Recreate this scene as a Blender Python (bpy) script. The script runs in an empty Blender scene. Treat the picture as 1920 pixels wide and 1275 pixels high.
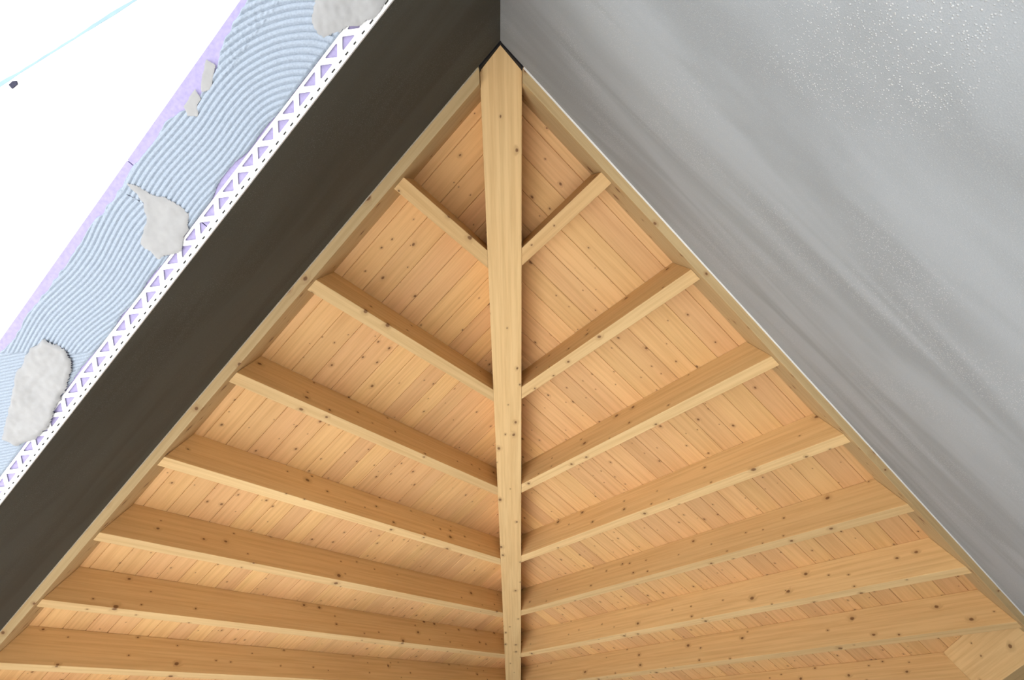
import bpy, bmesh, math, random
from mathutils import Matrix, Vector
random.seed(7)
S = bpy.context.scene
C = S.collection

# ------------------------------------------------------------------ camera
# world: Z up; grey wall along +X (y = 0), dark wall along +Y (x = 0), corner at the origin,
# z = 0 is the underside of the roof boards over the inner wall faces
CAM = Vector((0.48981, 0.51987, -2.89103))
RIGHT = Vector((0.72010134, -0.6934282, -0.02472613))
DOWN = Vector((0.66020306, 0.69569277, -0.28309625))
FWD = Vector((0.21350871, 0.18753372, 0.95877272))
cd = bpy.data.cameras.new('camera')
cd.sensor_width = 36.0
cd.lens = 891.98 / 1920 * 36
cd.clip_start = 0.02
cam = bpy.data.objects.new('camera', cd)
C.objects.link(cam)
cam.matrix_world = Matrix(((RIGHT.x, -DOWN.x, -FWD.x, CAM.x), (RIGHT.y, -DOWN.y, -FWD.y, CAM.y),
                           (RIGHT.z, -DOWN.z, -FWD.z, CAM.z), (0, 0, 0, 1)))
S.camera = cam

# ------------------------------------------------------------------ sky, sun, exposure
w = bpy.data.worlds.new('sky')
S.world = w
w.use_nodes = True
bg = w.node_tree.nodes['Background']
bg.inputs[0].default_value = (0.70, 0.84, 1.0, 1)
bg.inputs[1].default_value = 1.5
sd = bpy.data.lights.new('sun', 'SUN')
sd.energy = 24.0
sd.angle = math.radians(0.6)
sd.color = (1.0, 0.97, 0.93)
sun = bpy.data.objects.new('sun', sd)
C.objects.link(sun)
sun.location = (-6, 4, 8)
sun.rotation_euler = Vector((0.73, -0.06, -0.68)).to_track_quat('-Z', 'Y').to_euler()
S.view_settings.view_transform = 'Standard'
S.view_settings.look = 'None'
S.view_settings.gamma = 1.0
S.view_settings.use_curve_mapping = False
S.view_settings.exposure = 0.5

# ------------------------------------------------------------------ measures (metres)
M_ = 0.47335                 # roof pitch: rise per metre
SL = math.sqrt(1 + M_ * M_)
RW = 0.08                    # rafter width
RD = 0.299                   # rafter plumb depth
HH = 0.1031                  # half width of the hip beam
OFF = HH * math.sqrt(.5)
HE = 0.3336                  # hip underside below the board line
PL, QL = 0.0538, 0.3557      # plate projection / plate underside (dark wall)
PR, QR = 0.0512, 0.3504      # the same on the grey wall
ZT = -1.5834                 # head of the opening in the dark wall
REV = 0.255                  # depth of the reveal
LV = 5.53                    # length of the grey wall, to the re-entrant corner
FLOOR = -4.15
XMAX, YMAX, YMIN = 9.0, 7.6, -2.5
LEFT_Y = [0.824, 1.5628, 2.3067, 3.0563, 3.7968, 4.5147, 5.2493, 5.985]
RIGHT_X = [0.8169, 1.5504, 2.2886, 3.0309, 3.7721, 4.5056, 5.2147, 6.01]


# ------------------------------------------------------------------ materials
def mat(name):
    m = bpy.data.materials.new(name)
    m.use_nodes = True
    nt = m.node_tree
    b = nt.nodes['Principled BSDF']
    return m, nt, b


def N(nt, t, **kw):
    n = nt.nodes.new(t)
    for k, v in kw.items():
        setattr(n, k, v)
    return n


def link(nt, a, b):
    nt.links.new(a, b)


def math_node(nt, op, a, b=None, c=None, clamp=False):
    n = N(nt, 'ShaderNodeMath', operation=op)
    n.use_clamp = clamp
    for i, x in enumerate((a, b, c)):
        if x is None:
            continue
        if isinstance(x, (int, float)):
            n.inputs[i].default_value = x
        else:
            link(nt, x, n.inputs[i])
    return n.outputs[0]


def ramp(nt, fac, stops):
    r = N(nt, 'ShaderNodeValToRGB')
    el = r.color_ramp.elements
    while len(el) < len(stops):
        el.new(0.5)
    for e, (p, c) in zip(el, stops):
        e.position = p
        e.color = (*c, 1)
    link(nt, fac, r.inputs[0])
    return r.outputs[0]


def mix(nt, fac, a, b, blend='MIX'):
    n = N(nt, 'ShaderNodeMix', data_type='RGBA', blend_type=blend)
    if isinstance(fac, (int, float)):
        n.inputs[0].default_value = fac
    else:
        link(nt, fac, n.inputs[0])
    for i, x in ((6, a), (7, b)):
        if isinstance(x, tuple):
            n.inputs[i].default_value = (*x, 1)
        else:
            link(nt, x, n.inputs[i])
    return n.outputs[2]


def smooth(nt, v, lo, hi):
    n = N(nt, 'ShaderNodeMapRange', interpolation_type='SMOOTHSTEP')
    link(nt, v, n.inputs[0])
    n.inputs[1].default_value = lo
    n.inputs[2].default_value = hi
    return n.outputs[0]


def wood(name, c_pink, c_yel, knot_scale=9.0, knot_keep=0.45, knot_r=0.06, dark=(0.17, 0.07, 0.025), grain=0.22):
    """pale spruce: grain along the object's local X, knots, a tint of its own for every piece"""
    m, nt, b = mat(name)
    tc = N(nt, 'ShaderNodeTexCoord')
    oi = N(nt, 'ShaderNodeObjectInfo')
    sp = N(nt, 'ShaderNodeSeparateXYZ')
    link(nt, tc.outputs['Object'], sp.inputs[0])
    u = math_node(nt, 'ADD', sp.outputs[0], math_node(nt, 'MULTIPLY', oi.outputs['Random'], 91.7))
    v = math_node(nt, 'ADD', sp.outputs[1], sp.outputs[2])
    v = math_node(nt, 'ADD', v, math_node(nt, 'MULTIPLY', oi.outputs['Random'], 13.3))
    cv = N(nt, 'ShaderNodeCombineXYZ')
    link(nt, u, cv.inputs[0])
    link(nt, v, cv.inputs[1])
    # knots
    kd = N(nt, 'ShaderNodeTexNoise', noise_dimensions='2D')
    kd.inputs['Scale'].default_value = 30
    link(nt, cv.outputs[0], kd.inputs['Vector'])
    kv = N(nt, 'ShaderNodeVectorMath', operation='MULTIPLY_ADD')
    link(nt, kd.outputs['Color'], kv.inputs[0])
    kv.inputs[1].default_value = (0.008, 0.008, 0)
    link(nt, cv.outputs[0], kv.inputs[2])
    ks = N(nt, 'ShaderNodeVectorMath', operation='MULTIPLY')
    link(nt, kv.outputs[0], ks.inputs[0])
    ks.inputs[1].default_value = (0.75, 1.0, 1.0)
    vo = N(nt, 'ShaderNodeTexVoronoi', voronoi_dimensions='2D')
    vo.inputs['Scale'].default_value = knot_scale
    link(nt, ks.outputs[0], vo.inputs['Vector'])
    sc = N(nt, 'ShaderNodeSeparateColor')
    link(nt, vo.outputs['Color'], sc.inputs[0])
    keep = math_node(nt, 'LESS_THAN', sc.outputs[0], knot_keep)
    rad = math_node(nt, 'MULTIPLY_ADD', math_node(nt, 'POWER', sc.outputs[1], 2.0), knot_r, knot_r * 0.45)
    d = math_node(nt, 'DIVIDE', vo.outputs['Distance'], rad)
    core = math_node(nt, 'MULTIPLY', math_node(nt, 'SUBTRACT', 1.0, smooth(nt, d, 0.55, 1.15)), keep)
    halo = math_node(nt, 'MULTIPLY', math_node(nt, 'SUBTRACT', 1.0, smooth(nt, d, 0.8, 3.2)), keep)
    # grain
    gx = math_node(nt, 'MULTIPLY', u, 1.1)
    gy = math_node(nt, 'MULTIPLY_ADD', v, 38.0, math_node(nt, 'MULTIPLY', halo, 1.2))
    gv = N(nt, 'ShaderNodeCombineXYZ')
    link(nt, gx, gv.inputs[0])
    link(nt, gy, gv.inputs[1])
    gn = N(nt, 'ShaderNodeTexNoise', noise_dimensions='2D')
    gn.inputs['Scale'].default_value = 1.0
    gn.inputs['Detail'].default_value = 4.0
    gn.inputs['Roughness'].default_value = 0.65
    link(nt, gv.outputs[0], gn.inputs['Vector'])
    bn = N(nt, 'ShaderNodeTexNoise', noise_dimensions='2D')      # broad colour drift, wide growth bands
    bn.inputs['Scale'].default_value = 1.0
    bn.inputs['Detail'].default_value = 2.0
    bv = N(nt, 'ShaderNodeCombineXYZ')
    link(nt, math_node(nt, 'MULTIPLY', u, 0.9), bv.inputs[0])
    link(nt, math_node(nt, 'MULTIPLY', v, 11.0), bv.inputs[1])
    link(nt, bv.outputs[0], bn.inputs['Vector'])
    tint = math_node(nt, 'FRACT', math_node(nt, 'MULTIPLY', oi.outputs['Random'], 17.31))
    tf = math_node(nt, 'MULTIPLY_ADD', tint, 0.55, math_node(nt, 'MULTIPLY', bn.outputs['Fac'], 0.5), clamp=True)
    base = mix(nt, tf, c_pink, c_yel)
    g = ramp(nt, gn.outputs['Fac'], [(0.30, (1 - grain, 1 - grain * 1.35, 1 - grain * 1.7)), (0.62, (1.0, 1.0, 1.0))])
    col = mix(nt, 0.6, base, g, 'MULTIPLY')
    val = math_node(nt, 'MULTIPLY_ADD', math_node(nt, 'FRACT', math_node(nt, 'MULTIPLY', oi.outputs['Random'], 5.77)), 0.16, 0.90)
    hs = N(nt, 'ShaderNodeHueSaturation')
    link(nt, val, hs.inputs['Value'])
    link(nt, col, hs.inputs['Color'])
    col = mix(nt, math_node(nt, 'MULTIPLY', halo, 0.30), hs.outputs[0], (0.36, 0.17, 0.07))
    col = mix(nt, math_node(nt, 'MULTIPLY', core, 0.85), col, dark)
    link(nt, col, b.inputs['Base Color'])
    b.inputs['Roughness'].default_value = 0.62
    b.inputs['Specular IOR Level'].default_value = 0.25
    bp = N(nt, 'ShaderNodeBump')
    bp.inputs['Strength'].default_value = 0.12
    bp.inputs['Distance'].default_value = 0.002
    link(nt, gn.outputs['Fac'], bp.inputs['Height'])
    link(nt, bp.outputs[0], b.inputs['Normal'])
    return m


WOOD_BOARD = wood('spruce_boards', (0.81, 0.475, 0.235), (0.82, 0.525, 0.225))
WOOD_BEAM = wood('spruce_beams', (0.81, 0.51, 0.225), (0.83, 0.595, 0.295), knot_scale=8.0, knot_keep=0.45, knot_r=0.085, grain=0.22)

WOOD_PLATE = wood('greyish_spruce_plates', (0.60, 0.41, 0.20), (0.62, 0.47, 0.25), knot_scale=6.0, knot_keep=0.6, knot_r=0.09, grain=0.22)  # greyer spruce tone for both wall plates

def plaster(name, c1, c2, streak, speck, ang, fine=0.6):
    m, nt, b = mat(name)
    tc = N(nt, 'ShaderNodeTexCoord')
    mp = N(nt, 'ShaderNodeMapping')
    mp.inputs['Rotation'].default_value = ang
    link(nt, tc.outputs['Object'], mp.inputs[0])
    ms = N(nt, 'ShaderNodeMapping')
    ms.inputs['Scale'].default_value = streak
    link(nt, mp.outputs[0], ms.inputs[0])
    n1 = N(nt, 'ShaderNodeTexNoise')
    n1.inputs['Scale'].default_value = 1.0
    n1.inputs['Detail'].default_value = 3.0
    n1.inputs['Distortion'].default_value = 0.8
    link(nt, ms.outputs[0], n1.inputs['Vector'])
    n2 = N(nt, 'ShaderNodeTexNoise')
    n2.inputs['Scale'].default_value = 420
    n2.inputs['Detail'].default_value = 2.0
    link(nt, tc.outputs['Object'], n2.inputs['Vector'])
    vo = N(nt, 'ShaderNodeTexVoronoi')
    vo.inputs['Scale'].default_value = 230
    link(nt, tc.outputs['Object'], vo.inputs['Vector'])
    sc = N(nt, 'ShaderNodeSeparateColor')
    link(nt, vo.outputs['Color'], sc.inputs[0])
    gr = math_node(nt, 'MULTIPLY', math_node(nt, 'SUBTRACT', 1.0, smooth(nt, vo.outputs['Distance'], 0.18, 0.42)),
                   math_node(nt, 'GREATER_THAN', sc.outputs[0], 0.5))
    n3 = N(nt, 'ShaderNodeTexNoise')
    n3.inputs['Scale'].default_value = 2.6
    n3.inputs['Detail'].default_value = 1.0
    link(nt, tc.outputs['Object'], n3.inputs['Vector'])
    where = smooth(nt, n3.outputs['Fac'], 0.42, 0.62)
    gr = math_node(nt, 'MULTIPLY', gr, math_node(nt, 'MULTIPLY_ADD', where, 0.85, 0.15))
    base = mix(nt, smooth(nt, n1.outputs['Fac'], 0.34, 0.62), c2, c1)
    base = mix(nt, math_node(nt, 'MULTIPLY', math_node(nt, 'SUBTRACT', n2.outputs['Fac'], 0.5), fine, None, True), base, (0.75, 0.75, 0.72))
    base = mix(nt, math_node(nt, 'MULTIPLY', gr, speck), base, (0.85, 0.85, 0.82))
    link(nt, base, b.inputs['Base Color'])
    b.inputs['Roughness'].default_value = 0.8
    b.inputs['Specular IOR Level'].default_value = 0.3
    h = math_node(nt, 'MULTIPLY_ADD', gr, 1.0, math_node(nt, 'MULTIPLY', n2.outputs['Fac'], 0.45))
    h = math_node(nt, 'MULTIPLY_ADD', n1.outputs['Fac'], 4.0, h)
    bp = N(nt, 'ShaderNodeBump')
    bp.inputs['Strength'].default_value = 0.5
    bp.inputs['Distance'].default_value = 0.0018
    link(nt, h, bp.inputs['Height'])
    link(nt, bp.outputs[0], b.inputs['Normal'])
    return m


PLASTER_GREY = plaster('grey_cement_plaster', (0.395, 0.418, 0.43), (0.315, 0.33, 0.333), (0.8, 1.0, 3.6), 0.5, (0, -0.22, 0))
PLASTER_SHADED = plaster('shaded_cement_plaster', (0.080, 0.080, 0.066), (0.062, 0.060, 0.047), (1.0, 0.9, 3.0), 0.10, (0, 0, 0), fine=0.12)  # plaster darkened: the wall's shade is partly put into its colour


def plain(name, col, rough=0.7, var=0.06, scale=40.0, metal=0.0, bump=0.0):
    m, nt, b = mat(name)
    tc = N(nt, 'ShaderNodeTexCoord')
    n1 = N(nt, 'ShaderNodeTexNoise')
    n1.inputs['Scale'].default_value = scale
    n1.inputs['Detail'].default_value = 4.0
    link(nt, tc.outputs['Object'], n1.inputs['Vector'])
    lo = tuple(max(0.0, c * (1 - var)) for c in col)
    hi = tuple(min(1.0, c * (1 + var)) for c in col)
    link(nt, ramp(nt, n1.outputs['Fac'], [(0.3, lo), (0.7, hi)]), b.inputs['Base Color'])
    b.inputs['Roughness'].default_value = rough
    b.inputs['Metallic'].default_value = metal
    if bump:
        bp = N(nt, 'ShaderNodeBump')
        bp.inputs['Strength'].default_value = 0.6
        bp.inputs['Distance'].default_value = bump
        link(nt, n1.outputs['Fac'], bp.inputs['Height'])
        link(nt, bp.outputs[0], b.inputs['Normal'])
    return m


MORTAR = plain('pale_tile_adhesive', (0.31, 0.365, 0.44), 0.75, 0.10, 220, bump=0.0016)
MORTAR_GREY = plain('grey_tile_adhesive', (0.31, 0.31, 0.31), 0.7, 0.08, 30, bump=0.001)
PURPLE = plain('lilac_insulation_board', (0.33, 0.295, 0.50), 0.8, 0.10, 90, bump=0.0006)
WHITE_METAL = plain('white_coated_metal', (0.88, 0.88, 0.88), 0.45, 0.03, 60)
WHITE_PAINT = plain('white_paint', (0.90, 0.90, 0.90), 0.7, 0.01, 8)
SEALANT = plain('pale_blue_sealant', (0.27, 0.40, 0.45), 0.5, 0.05, 30)
BLACK = plain('gap_black', (0.006, 0.006, 0.007), 0.95, 0.2, 80)
CHIP = plain('dark_grit', (0.03, 0.03, 0.06), 0.8, 0.2, 200)
BEAD = plain('white_plaster_bead', (0.90, 0.89, 0.84), 0.5, 0.02, 30)
LATH = plain('weathered_lath', (0.50, 0.43, 0.31), 0.8, 0.15, 50)
CONCRETE = plain('pale_concrete', (0.27, 0.27, 0.27), 0.85, 0.08, 3)
SCREED = plain('floor_screed', (0.46, 0.46, 0.46), 0.85, 0.08, 3)
DECK = plain('roof_deck_board', (0.30, 0.22, 0.13), 0.9, 0.1, 5)
INNER = plain('interior_render', (0.20, 0.19, 0.17), 0.9, 0.05, 4)


# ------------------------------------------------------------------ mesh helpers
def frame(o, x, z):
    x = Vector(x).normalized()
    z = Vector(z).normalized()
    y = z.cross(x).normalized()
    z = x.cross(y)
    o = Vector(o)
    return Matrix(((x.x, y.x, z.x, o.x), (x.y, y.y, z.y, o.y), (x.z, y.z, z.z, o.z), (0, 0, 0, 1)))


def tag(o, label=None, cat=None, group=None, kind=None):
    for k, v in (('label', label), ('category', cat), ('group', group), ('kind', kind)):
        if v:
            o[k] = v
    return o


def obj(name, verts, faces, m, F=None, parent=None, bevel=0.0, bevel_dir=None, smooth_=False):
    """one mesh object; verts in world space, stored in the frame F"""
    F = F or Matrix.Identity(4)
    inv = F.inverted()
    me = bpy.data.meshes.new(name)
    bm = bmesh.new()
    vs = [bm.verts.new(inv @ Vector(v)) for v in verts]
    for f in faces:
        try:
            bm.faces.new([vs[i] for i in f])
        except ValueError:
            pass
    bmesh.ops.recalc_face_normals(bm, faces=bm.faces)
    if bevel:
        ed = [e for e in bm.edges if e.is_manifold]
        if bevel_dir is not None:
            bd = (inv.to_3x3() @ Vector(bevel_dir)).normalized()
            ed = [e for e in ed if abs((e.verts[0].co - e.verts[1].co).normalized().dot(bd)) > 0.97]
        bmesh.ops.bevel(bm, geom=ed, offset=bevel, segments=2, profile=0.5, affect='EDGES')
    bm.to_mesh(me)
    bm.free()
    me.materials.append(m)
    if smooth_:
        me.polygons.foreach_set('use_smooth', [True] * len(me.polygons))
    o = bpy.data.objects.new(name, me)
    C.objects.link(o)
    if parent:
        o.parent = parent
        o.matrix_parent_inverse = parent.matrix_basis.inverted()
    o.matrix_basis = F
    return o


def empty(name, loc):
    o = bpy.data.objects.new(name, None)
    o.empty_display_size = 0.05
    o.location = loc
    C.objects.link(o)
    return o


BOXF = [(0, 1, 3, 2), (4, 6, 7, 5), (0, 4, 5, 1), (2, 3, 7, 6), (0, 2, 6, 4), (1, 5, 7, 3)]


def box(x0, x1, y0, y1, z0, z1):
    return [(x, y, z) for x in (x0, x1) for y in (y0, y1) for z in (z0, z1)]


def boxes(lst):
    v, f = [], []
    for b in lst:
        k = len(v)
        v += box(*b)
        f += [tuple(i + k for i in q) for q in BOXF]
    return v, f


def loft(loops):
    """closed tube through equal-length loops, capped"""
    n = len(loops[0])
    v = [p for l in loops for p in l]
    f = []
    for a in range(len(loops) - 1):
        for i in range(n):
            j = (i + 1) % n
            f.append((a * n + i, a * n + j, (a + 1) * n + j, (a + 1) * n + i))
    f.append(tuple(range(n)))
    f.append(tuple((len(loops) - 1) * n + i for i in range(n)))
    return v, f


def prism(plan, zlo, zhi):
    """plan polygon extruded between two height functions"""
    lo = [(x, y, zlo(x, y)) for x, y in plan]
    hi = [(x, y, zhi(x, y)) for x, y in plan]
    return loft([lo, hi])


# ------------------------------------------------------------------ the room shell
v, f = boxes([(-0.255, XMAX + .25, YMIN - .25, YMAX + .25, FLOOR - .2, FLOOR)])
tag(obj('floor', v, f, SCREED), 'grey screed floor of the room', kind='structure')
v, f = boxes([(-9.0, -0.256, -7.0, 16.0, FLOOR - .3, FLOOR - .05), (-0.256, 14.0, YMAX + .26, 16.0, FLOOR - .3, FLOOR - .05)])  # second slab: unseen ground added to bounce light in at the back
tag(obj('terrace', v, f, CONCRETE), 'pale concrete terrace outside the opening', kind='structure')

OP0, OP1 = 0.16, 7.3
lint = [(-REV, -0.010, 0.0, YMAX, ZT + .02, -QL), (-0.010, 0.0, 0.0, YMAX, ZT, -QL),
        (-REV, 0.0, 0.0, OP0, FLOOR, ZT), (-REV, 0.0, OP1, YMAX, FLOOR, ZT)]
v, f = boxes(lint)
wall_left = tag(obj('wall_left', v, f, PLASTER_SHADED), 'shaded plastered wall over the opening, coloured dark', kind='structure')
v, f = boxes([(-REV, LV, -0.25, 0.0, FLOOR, -QR)])
wall_right = tag(obj('wall_right', v, f, PLASTER_GREY), 'light grey trowelled cement plaster wall', kind='structure')
v, f = boxes([(LV - .25, LV, YMIN, -0.25, FLOOR, -QR), (LV, XMAX, YMIN - .25, YMIN, FLOOR, 4.6)])
tag(obj('wall_return', v, f, PLASTER_GREY), 'grey return wall past the corner', kind='structure')
v, f = boxes([(XMAX, XMAX + .25, YMIN - .25, YMAX + .25, FLOOR, 4.6)])
tag(obj('wall_far', v, f, INNER), 'plain far wall of the room', kind='structure')
v, f = boxes([(-REV, 2.6, YMAX, YMAX + .25, FLOOR, 4.6), (8.4, XMAX, YMAX, YMAX + .25, FLOOR, 4.6),
              (2.6, 8.4, YMAX, YMAX + .25, -1.45, 4.6)])  # unseen opening added to brighten the far end of the grey wall
tag(obj('wall_back', v, f, INNER), 'unseen back wall with a wide opening added for daylight', kind='structure')

# ------------------------------------------------------------------ roof deck and the tongue-and-groove boards
TH = 0.020


def rz(kind):
    return {'L': lambda x, y: M_ * x, 'R': lambda x, y: M_ * y, 'V': lambda x, y: M_ * (x - LV)}[kind]


vs, fs = [], []
for kind, plan in (('L', [(-.5, -.5), (YMAX, YMAX), (-.5, YMAX)]),
                   ('R', [(-.5, -.5), (LV - .5, -.5), (XMAX, XMAX - LV), (XMAX, YMAX), (YMAX, YMAX)]),
                   ('V', [(LV - .5, -.5), (LV - .5, YMIN), (XMAX, YMIN), (XMAX, XMAX - LV)])):
    z = rz(kind)
    a, b_ = prism(plan, lambda x, y: z(x, y) + TH * SL + .001, lambda x, y: z(x, y) + TH * SL + .12)
    k = len(vs)
    vs += a
    fs += [tuple(i + k for i in q) for q in b_]
ceiling = tag(obj('ceiling', vs, fs, DECK), 'pitched timber roof lined with pale spruce boards', kind='structure')


def board(kind, a, b, ends):
    """one board between plan distances a..b from the eave; ends(d) -> start and stop along its length"""
    c = 0.0036 / SL
    sec = [(a + c, 0), (b - c, 0), (b, c), (b, TH * SL), (a, TH * SL), (a, c)]
    loops = []
    for e in (0, 1):
        lp = []
        for d, h in sec:
            q = ends(d)[e]
            z = M_ * d + h
            lp.append((d, q, z) if kind == 'L' else (q, d, z) if kind == 'R' else (LV + d, q, z))
        loops.append(lp)
    v, f = loft(loops)
    mid = (a + b) / 2
    if kind == 'L':
        F = frame((mid, mid, M_ * mid), (0, 1, 0), (-M_, 0, 1))
    elif kind == 'R':
        F = frame((mid, mid, M_ * mid), (1, 0, 0), (0, -M_, 1))
    else:
        F = frame((LV + mid, 0, M_ * mid), (0, 1, 0), (-M_, 0, 1))
    obj('board', v, f, WOOD_BOARD, F, ceiling)


G = 0.0006
d = -0.030
while d < YMAX - .2:
    e = d + 0.1365
    board('L', d + G, e - G, lambda q: (q + .004, YMAX - .01))
    d = e
d = -0.040
while d < YMAX - .2:
    e = d + 0.1412
    board('R', d + G, e - G, lambda q: (q + .004, min(LV + q - .004, XMAX - .01)))
    d = e
d = 0.0
while d < 3.2:
    e = d + 0.1412
    board('V', d + G, e - G, lambda q: (YMIN + .01, q - .004))
    d = e

# ------------------------------------------------------------------ wall plates
def plate(side, p, q, y0, y1, label):
    prof = [(-0.12, -q), (p, -q), (p, M_ * p - .001), (-0.12, -0.12 * M_ - .001)]
    sh = math.sqrt(2) * HH + .002
    l0 = [(x, x + sh + y0, z) for x, z in prof]
    l1 = [(x, y1 + (x if side == 'R' else 0), z) for x, z in prof]
    if side == 'R':
        l0 = [(y, x, z) for x, y, z in l0]
        l1 = [(y, x, z) for x, y, z in l1]
    v, f = loft([l0, l1])
    ax = (0, 1, 0) if side == 'L' else (1, 0, 0)
    o = obj('wall_plate', v, f, WOOD_PLATE, frame(l0[0], ax, (0, 0, 1)), bevel=0.003, bevel_dir=ax)
    return tag(o, label, 'beam', 'timber wall plates')


plate('L', PL, QL, 0.0, YMAX - .01, 'long timber wall plate along the top of the dark wall')
plate('R', PR, QR, 0.0, LV - math.sqrt(2) * HH - .003, 'long timber wall plate along the top of the grey plaster wall')

# ------------------------------------------------------------------ hip beam and valley beam
def sloped_beam(name, x0, t0, t1, cut, label):
    s = math.sqrt(2) * HH
    zb = lambda t: M_ * t - HE
    zt = lambda t: M_ * (t - OFF) - .002
    if cut:      # pointed plumb cut that fits into the wall corner
        g = t0
        plan = [(g, g), (g, g + s), (t1 - OFF, t1 + OFF), (t1 + OFF, t1 - OFF), (g + s, g)]
    else:        # plumb cut across, top hollowed to the valley
        plan = [(t0 - OFF, t0 + OFF), (t1 - OFF, t1 + OFF), (t1, t1), (t1 + OFF, t1 - OFF), (t0 + OFF, t0 - OFF), (t0, t0)]
        zt = lambda t: 0
    lo = [(x0 + x, y, zb((x + y) / 2)) for x, y in plan]
    hi = [(x0 + x, y, zt((x + y) / 2) if cut else M_ * max(x, y) - .002) for x, y in plan]
    v, f = loft([lo, hi])
    d = Vector((1, 1, M_))
    F = frame((x0 + t0, t0, zb(t0)), d, Vector((-M_ / 2, -M_ / 2, 1)))
    o = obj(name, v, f, WOOD_BEAM, F, bevel=0.003, bevel_dir=d)
    return tag(o, label, 'beam')


sloped_beam('hip_beam', 0, 0.008, 7.0, True, 'wide pale hip beam running up the middle from the pointed corner')
sloped_beam('valley_beam', LV, -0.018, 2.2, False, 'diagonal valley beam at the lower right end of the grey wall')

# ------------------------------------------------------------------ jack rafters
ORD = ['first', 'second', 'third', 'fourth', 'fifth', 'sixth', 'seventh', 'eighth']


def rafter(side, c, i):
    p = (PL if side == 'L' else PR) + .0015
    s = math.sqrt(2) * HH + .0015
    n, fa = c - RW / 2, c + RW / 2
    loops = []
    for y in (n, fa):
        x1 = y - s
        x0 = p
        if side == 'R':
            x0 = max(x0, y - LV + s)         # behind the valley beam
        loops.append([(x0, y, M_ * x0 - RD), (x1, y, M_ * x1 - RD), (x1, y, M_ * x1 - .001), (x0, y, M_ * x0 - .001)])
    if side == 'R':
        loops = [[(y, x, z) for x, y, z in l] for l in loops]
    v, f = loft(loops)
    d = (1, 0, M_) if side == 'L' else (0, 1, M_)
    nn = (-M_, 0, 1) if side == 'L' else (0, -M_, 1)
    o = obj('jack_rafter', v, f, WOOD_BEAM, frame(loops[0][0], d, nn), bevel=0.003, bevel_dir=d)
    wall = 'dark wall left' if side == 'L' else 'grey wall right'
    tag(o, '%s jack rafter from the pointed corner, on the %s of the hip beam' % (ORD[i], wall), 'rafter', 'jack rafters')


for i, c in enumerate(LEFT_Y):
    rafter('L', c, i)
for i, c in enumerate(RIGHT_X):
    rafter('R', c, i)

# ------------------------------------------------------------------ dark gap fills, beads
v, f = boxes([(-0.03, 0.0072, 0.0, 0.155, -QL, -0.10)])  # black fill stands in for the darkness of the open gap
tag(obj('dark_gap_fill', v, f, BLACK), 'black fill of the dark gap between hip beam end and dark wall', 'gap fill', 'black fills at the hip end')
v, f = boxes([(0.0075, 0.155, -0.03, 0.0072, -QR, -0.10)])
tag(obj('dark_gap_fill', v, f, BLACK), 'black fill of the dark gap between hip beam end and grey wall', 'gap fill', 'black fills at the hip end')
v, f = boxes([(0.158, LV - .05, 0.0, 0.0075, -QR - .006, -QR)])
tag(obj('plaster_bead', v, f, BEAD, frame((0.158, 0, -QR), (1, 0, 0), (0, 0, 1))), 'thin white bead between grey wall and timber plate', 'bead')
v, f = boxes([(0.0, 0.0045, 0.16, YMAX - .02, -QL - .005, -QL)])
tag(obj('edge_lath', v, f, LATH, frame((0, .16, -QL), (0, 1, 0), (0, 0, 1))), 'thin greyish lath between dark wall and timber plate', 'lath')

# ------------------------------------------------------------------ reveal of the opening: lilac boards
JY = 1.105
for y0, y1 in ((0.0, JY - .0015), (JY + .0015, 3.2), (3.203, OP1)):
    v, f = boxes([(-REV, -0.0105, max(y0, OP0), y1, ZT, ZT + .0195)])
    obj('insulation_board', v, f, PURPLE, frame((-REV, y0, ZT), (0, 1, 0), (0, 0, 1)), wall_left)

# ------------------------------------------------------------------ tile trim with perforated leg
trim = tag(empty('tile_trim', (0, 0.2, ZT)), 'white metal tile trim with triangular holes along the opening edge', 'trim')
P0, PITCH = 0.467 - 4 * 0.0855, 0.0855
XI, XO = -0.0455, -0.0115
Z0, Z1 = ZT - 0.0022, ZT - 0.0038


def rounded_tri(pts, inset, r, n=5):
    c = Vector((sum(p[0] for p in pts) / 3, sum(p[1] for p in pts) / 3))
    P = [Vector(p) for p in pts]
    # inset by moving every side inwards
    lines = []
    for i in range(3):
        a, b = P[i], P[(i + 1) % 3]
        t = (b - a).normalized()
        nrm = Vector((-t.y, t.x))
        if nrm.dot(c - a) < 0:
            nrm = -nrm
        lines.append((a + nrm * inset, t))
    Q = []
    for i in range(3):
        (a, t), (b, u) = lines[i - 1], lines[i]
        den = t.x * u.y - t.y * u.x
        s = ((b.x - a.x) * u.y - (b.y - a.y) * u.x) / den
        Q.append(a + t * s)
    out = []
    for i in range(3):
        q, pr, nx = Q[i], Q[i - 1], Q[(i + 1) % 3]
        d1, d2 = (pr - q).normalized(), (nx - q).normalized()
        half = math.acos(max(-1, min(1, d1.dot(d2)))) / 2
        L = min(r / math.tan(half), (pr - q).length * .4, (nx - q).length * .4)
        for k in range(n):
            s = k / (n - 1)
            a, b = q + d1 * L, q + d2 * L
            out.append((a * (1 - s) + q * s) * (1 - s) + (q * (1 - s) + b * s) * s)
    return out


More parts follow.
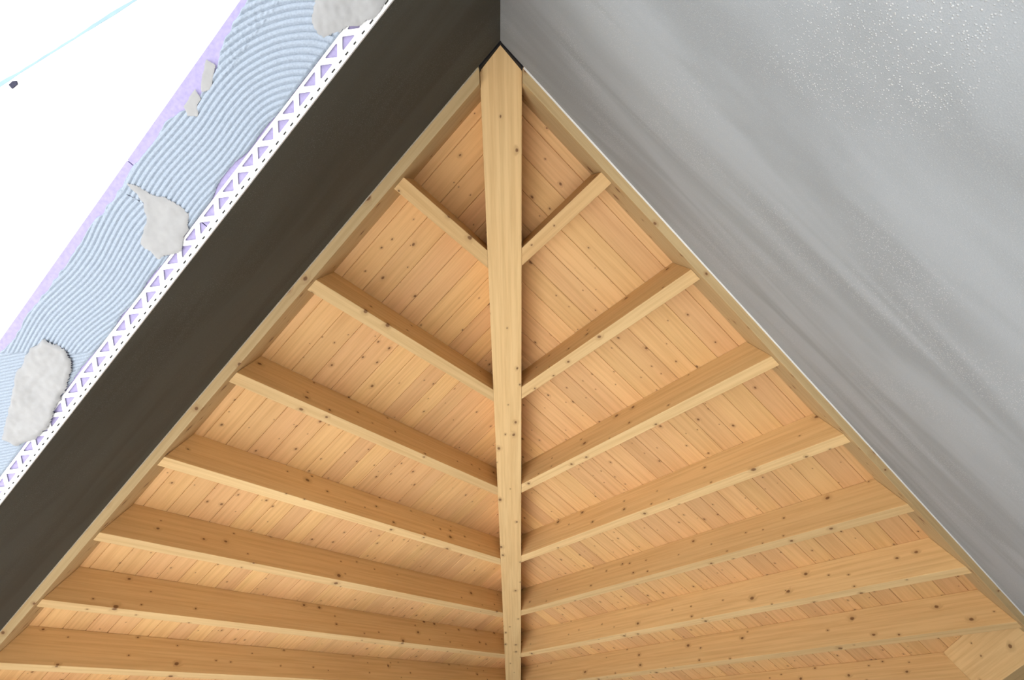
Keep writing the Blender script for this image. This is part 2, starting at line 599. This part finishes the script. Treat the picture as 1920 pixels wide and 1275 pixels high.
vs, fs = [], []
half = PITCH / 2
y = P0
nper = 0
while y < 2.9:
    for up in (1, 0):
        yc = y if up else y + half
        base, apex = (XI, XO) if up else (XO, XI)
        tri = [(base, yc - half), (base, yc + half), (apex, yc)]
        hole = rounded_tri(tri, 0.0062, 0.0026)
        n = 5
        k = len(vs)
        for z in (Z0, Z1):
            vs += [(x_, y_, z) for x_, y_ in tri]
            vs += [(h.x, h.y, z) for h in hole]
        st = 3 + len(hole)
        for s in (0, 1):
            o = k + s * st
            for i in range(3):
                j = (i + 1) % 3
                hi = [o + 3 + i * n + q for q in range(n)]
                fs += [(o + i, hi[q], hi[q + 1]) for q in range(n - 1)]
                fs.append((o + i, hi[-1], o + 3 + j * n, o + j))
        m_ = len(hole)
        for i in range(m_):
            j = (i + 1) % m_
            fs.append((k + 3 + i, k + 3 + j, k + st + 3 + j, k + st + 3 + i))
    y += PITCH
leg = obj('anchoring_leg', vs, fs, WHITE_METAL, frame((0, 0.2, ZT), (0, 1, 0), (0, 0, 1)), trim)
# slotted strip between the truss and the edge
lst = [(XO, -0.0098, 0.2, 2.9, Z1, Z0)]
y = 0.2
i = 0
while y < 2.88:
    ln = 0.014 + 0.008 * random.random()
    lst.append((-0.0098, -0.0045, y, y + ln, Z1, Z0))
    y += ln + 0.009 + 0.004 * random.random()
v, f = boxes(lst)
obj('slotted_strip', v, f, WHITE_METAL, frame((0, 0.2, ZT), (0, 1, 0), (0, 0, 1)), trim)
v, f = boxes([(-0.0045, 0.0010, 0.2, 2.9, ZT - .0075, ZT - .0004)])
obj('edge_strip', v, f, WHITE_METAL, frame((0, 0.2, ZT), (0, 1, 0), (0, 0, 1)), trim)

# ------------------------------------------------------------------ combed tile adhesive
from mathutils import noise


def nz(x, y, s, o=0.0):
    return noise.noise(Vector((x * s + o, y * s - o, o * 1.7)))


def inside(poly, x, y):
    r = False
    j = len(poly) - 1
    for i in range(len(poly)):
        xi, yi = poly[i]
        xj, yj = poly[j]
        if (yi > y) != (yj > y) and x < (xj - xi) * (y - yi) / (yj - yi) + xi:
            r = not r
        j = i
    return r


def edge_dist(poly, x, y):
    best = 9.0
    for i in range(len(poly)):
        ax, ay = poly[i - 1]
        bx, by = poly[i]
        dx, dy = bx - ax, by - ay
        t = max(0, min(1, ((x - ax) * dx + (y - ay) * dy) / (dx * dx + dy * dy)))
        best = min(best, math.hypot(x - ax - t * dx, y - ay - t * dy))
    return best


RP = 0.0128


def ridge(ph):
    return min(1.0, abs(math.sin(math.pi * ph / RP)) * 1.45) ** 0.8


def sweep1(x, y):
    x0, y0, k = 0.03, 0.82, 0.72
    if y < y0:
        ph = math.hypot(x - x0, (y - y0) * k)
    else:
        q = y - y0
        ph = (x0 - x) * (1 - 0.10 * q) + 0.0055 * math.sin(q * 19) * min(1, q * 6) - 0.02 * q * (x + .15) / .1
    return ridge(ph + 0.0012 * nz(x, y, 14))


def sweep2(x, y):
    ph = -x + 0.011 * math.sin((y - 1.31) * 15.5) - 0.06 * (y - 1.2) * (x + .24) / .12 + 0.0012 * nz(x, y, 16, 3)
    return ridge(ph)


def sweep3(x, y):
    ph = (x * 0.82 + y * 0.57) * 1.45 + 0.001 * nz(x, y, 20, 5)
    return ridge(ph)


def heightfield(name, m, x0, x1, y0, y1, sx, sy, hfun, label):
    nx = int((x1 - x0) / sx) + 1
    ny = int((y1 - y0) / sy) + 1
    H = {}
    vs, idx = [], {}
    for j in range(ny):
        for i in range(nx):
            x, y = x0 + i * sx, y0 + j * sy
            h = hfun(x, y)
            if h is not None:
                idx[i, j] = len(vs)
                vs.append((x, y, ZT - h))
    fs = []
    for j in range(ny - 1):
        for i in range(nx - 1):
            q = [(i, j), (i, j + 1), (i + 1, j + 1), (i + 1, j)]
            if all(k in idx for k in q):
                fs.append([idx[k] for k in q])
    me = bpy.data.meshes.new(name)
    me.from_pydata([(v[0], v[1], v[2] - ZT) for v in vs], [], fs)
    me.polygons.foreach_set('use_smooth', [True] * len(me.polygons))
    me.materials.append(m)
    o = bpy.data.objects.new(name, me)
    o.location = (0, 0, ZT)
    C.objects.link(o)
    return tag(o, label, 'adhesive', kind=None)


def outer(y):      # ragged outer limit of the adhesive
    return -0.236 + 0.010 * nz(0, y, 9, 2) + 0.006 * nz(0, y, 40, 4) + 0.024 * math.exp(-((y - .83) / .09) ** 4)


def inner(y):
    return -0.047 + 0.006 * nz(0, y, 11, 8) - 0.012 * math.exp(-((y - .96) / .06) ** 4)


SM = [[(-.163, 1.130), (-.120, 1.105), (-.067, 1.105), (-.045, 1.14), (-.030, 1.20), (-.040, 1.235), (-.060, 1.262), (-.115, 1.262), (-.140, 1.20), (-.165, 1.165), (-.225, 1.15), (-.20, 1.135)],
      [(-.165, 1.665), (-.110, 1.650), (-.070, 1.675), (-.046, 1.75), (-.038, 1.83), (-.020, 1.90), (-.030, 1.965), (-.055, 2.02), (-.100, 2.03), (-.133, 1.93), (-.165, 1.83), (-.182, 1.73)],
      [(-.135, .480), (-.110, .540), (-.062, .545), (-.046, .50), (-.016, .455), (-.006, .43), (-.006, .34), (-.15, .34), (-.15, .44)],
      [(-.240, .775), (-.214, .772), (-.192, .822), (-.205, .842), (-.216, .832)],
      [(-.220, .845), (-.198, .858), (-.183, .898), (-.205, .912), (-.217, .900)]]


def covered(x, y):
    for p in SM:
        if min(q[0] for q in p) < x < max(q[0] for q in p) and min(q[1] for q in p) < y < max(q[1] for q in p):
            if inside(p, x, y) and edge_dist(p, x, y) > 0.008:
                return True
    return False


def hf1(x, y):
    if x < outer(y) or x > inner(y) or y > 1.16 + (x + .15) * -0.25 + 0.012 * nz(x, y, 40) or covered(x, y):
        return None
    h = 0.0012 + 0.0062 * sweep1(x, y)
    if y < .78 and x < -.185:                     # torn edge of the first sweep
        h += 0.0022 * nz(x, y, 120) + 0.001
    e = min(x - outer(y), inner(y) - x)
    return h * min(1, 0.15 + e / .006)


def div23(x, y):
    return (x + .24) * -1.0 + 1.80 + 0.012 * nz(x, y, 30)


def hf2(x, y):
    if x < outer(y) or x > inner(y) or y < 1.155 + (x + .15) * -0.25 + 0.012 * nz(x, y, 40) or covered(x, y):
        return None
    e = min(x - outer(y), inner(y) - x)
    if y > div23(x, y):
        return (0.0010 + 0.0045 * sweep3(x, y)) * min(1, 0.15 + e / .006)
    return (0.0012 + 0.0062 * sweep2(x, y)) * min(1, 0.15 + e / .006)


heightfield('combed_adhesive', MORTAR, -0.25, -0.036, 0.39, 1.22, 0.0015, 0.0026, hf1, 'upper field of arched combed tile adhesive on lilac board')
heightfield('combed_adhesive', MORTAR, -0.25, -0.036, 1.12, 2.60, 0.0015, 0.0032, hf2, 'lower field of wavy combed tile adhesive running out of the left picture edge')


def smear(poly, thick, label, sx=0.0025, rough=0.0012, o=0.0, ed=0.014):
    xs = [p[0] for p in poly]
    ys = [p[1] for p in poly]

    def hf(x, y):
        x2, y2 = x + 0.006 * nz(x, y, 45, o + 1), y + 0.006 * nz(x, y, 45, o + 2)
        if not inside(poly, x2, y2):
            return None
        e = edge_dist(poly, x2, y2)
        q = min(1, e / ed)
        return 0.0066 + thick * (q * (2 - q)) ** 0.7 + rough * nz(x, y, 60, o) + rough * 1.5 * nz(x, y, 18, o)
    heightfield('adhesive_smear', MORTAR_GREY, min(xs) - .01, max(xs) + .01, min(ys) - .01, max(ys) + .01, sx, sx, hf, label)


smear(SM[0],
      0.0035, 'flat grey adhesive smear between the arched and the wavy combed fields', o=1)
smear(SM[1],
      0.009, 'thick grey adhesive lump over the tile trim, lower left', o=4, rough=0.002)
smear(SM[2],
      0.0025, 'scraped grey adhesive patch at the upper end of the trim', o=7, rough=0.0016)
smear(SM[3], 0.0015, 'small grey adhesive dab beside the lilac edge, upper of two', sx=.0018, ed=.006, o=9, rough=.0004)
smear(SM[4], 0.0015, 'small grey adhesive dab beside the lilac edge, lower of two', sx=.0018, ed=.006, o=11, rough=.0004)

# ------------------------------------------------------------------ white canopy outside the opening
ZC = ZT + .25
A, B = Vector((-.602, .834)), Vector((-.764, 1.289))
dr = (B - A).normalized()
nm = Vector((-dr.y, dr.x))
if nm.x > 0:
    nm = -nm
XOUT = -1.45


def line_x(y, off):
    p = A + nm * off
    return p.x + (y - p.y) / dr.y * dr.x


ya, yb = -1.0, 2.6
canopy = tag(empty('canopy', (-.256, 0.8, ZC)), 'overexposed white canopy soffit outside the opening', 'canopy')
plan1 = [(-.256, ya), (-.256, yb), (max(XOUT, line_x(yb, .0015)), yb), (line_x(ya, -.0015), ya)]
plan1 = [(-.256, ya), (-.256, yb), (line_x(yb, -.0015), yb), (line_x(-.1, -.0015), -.1), (-.2565, ya)]
plan2 = [(line_x(yb, .0015), yb), (line_x(-.1, .0015), -.1), (-.30, ya), (XOUT, ya), (XOUT, yb)]
for plan in (plan1, plan2):
    v, f = prism(plan, lambda x, y: ZC, lambda x, y: ZC + .06)
    obj('panel', v, f, WHITE_PAINT, frame((-.256, .8, ZC), (0, 1, 0), (0, 0, 1)), canopy)
vs = []
n = 60
lo = []
for i in range(n + 1):
    t = -0.35 + i / n * 1.3
    p = A + dr * t
    wd = 0.003 + 0.006 * max(0, nz(t, 0, 5, 3)) + 0.0015 * nz(t, 1, 30)
    lo.append((p + nm * wd, p - nm * max(.002, wd * .6)))
vs = [(q.x, q.y, ZC - .0008) for a in lo for q in a] + [(q.x, q.y, ZC + .0002) for a in lo for q in a]
fs = []
k = 2 * (n + 1)
for i in range(n):
    fs += [(2 * i, 2 * i + 1, 2 * i + 3, 2 * i + 2), (2 * i, 2 * i + 2, k + 2 * i + 2, k + 2 * i), (2 * i + 1, k + 2 * i + 1, k + 2 * i + 3, 2 * i + 3)]
obj('sealant_joint', vs, fs, SEALANT, frame((-.256, .8, ZC), (0, 1, 0), (0, 0, 1)), canopy)
cx, cy = -.737, 1.257
v, f = prism([(cx - .007, cy + .012), (cx + .004, cy + .015), (cx + .009, cy - .006), (cx + .003, cy - .012), (cx - .004, cy - .004)],
             lambda x, y: ZC - .004, lambda x, y: ZC - .0008)
obj('chip', v, f, CHIP, None, canopy)
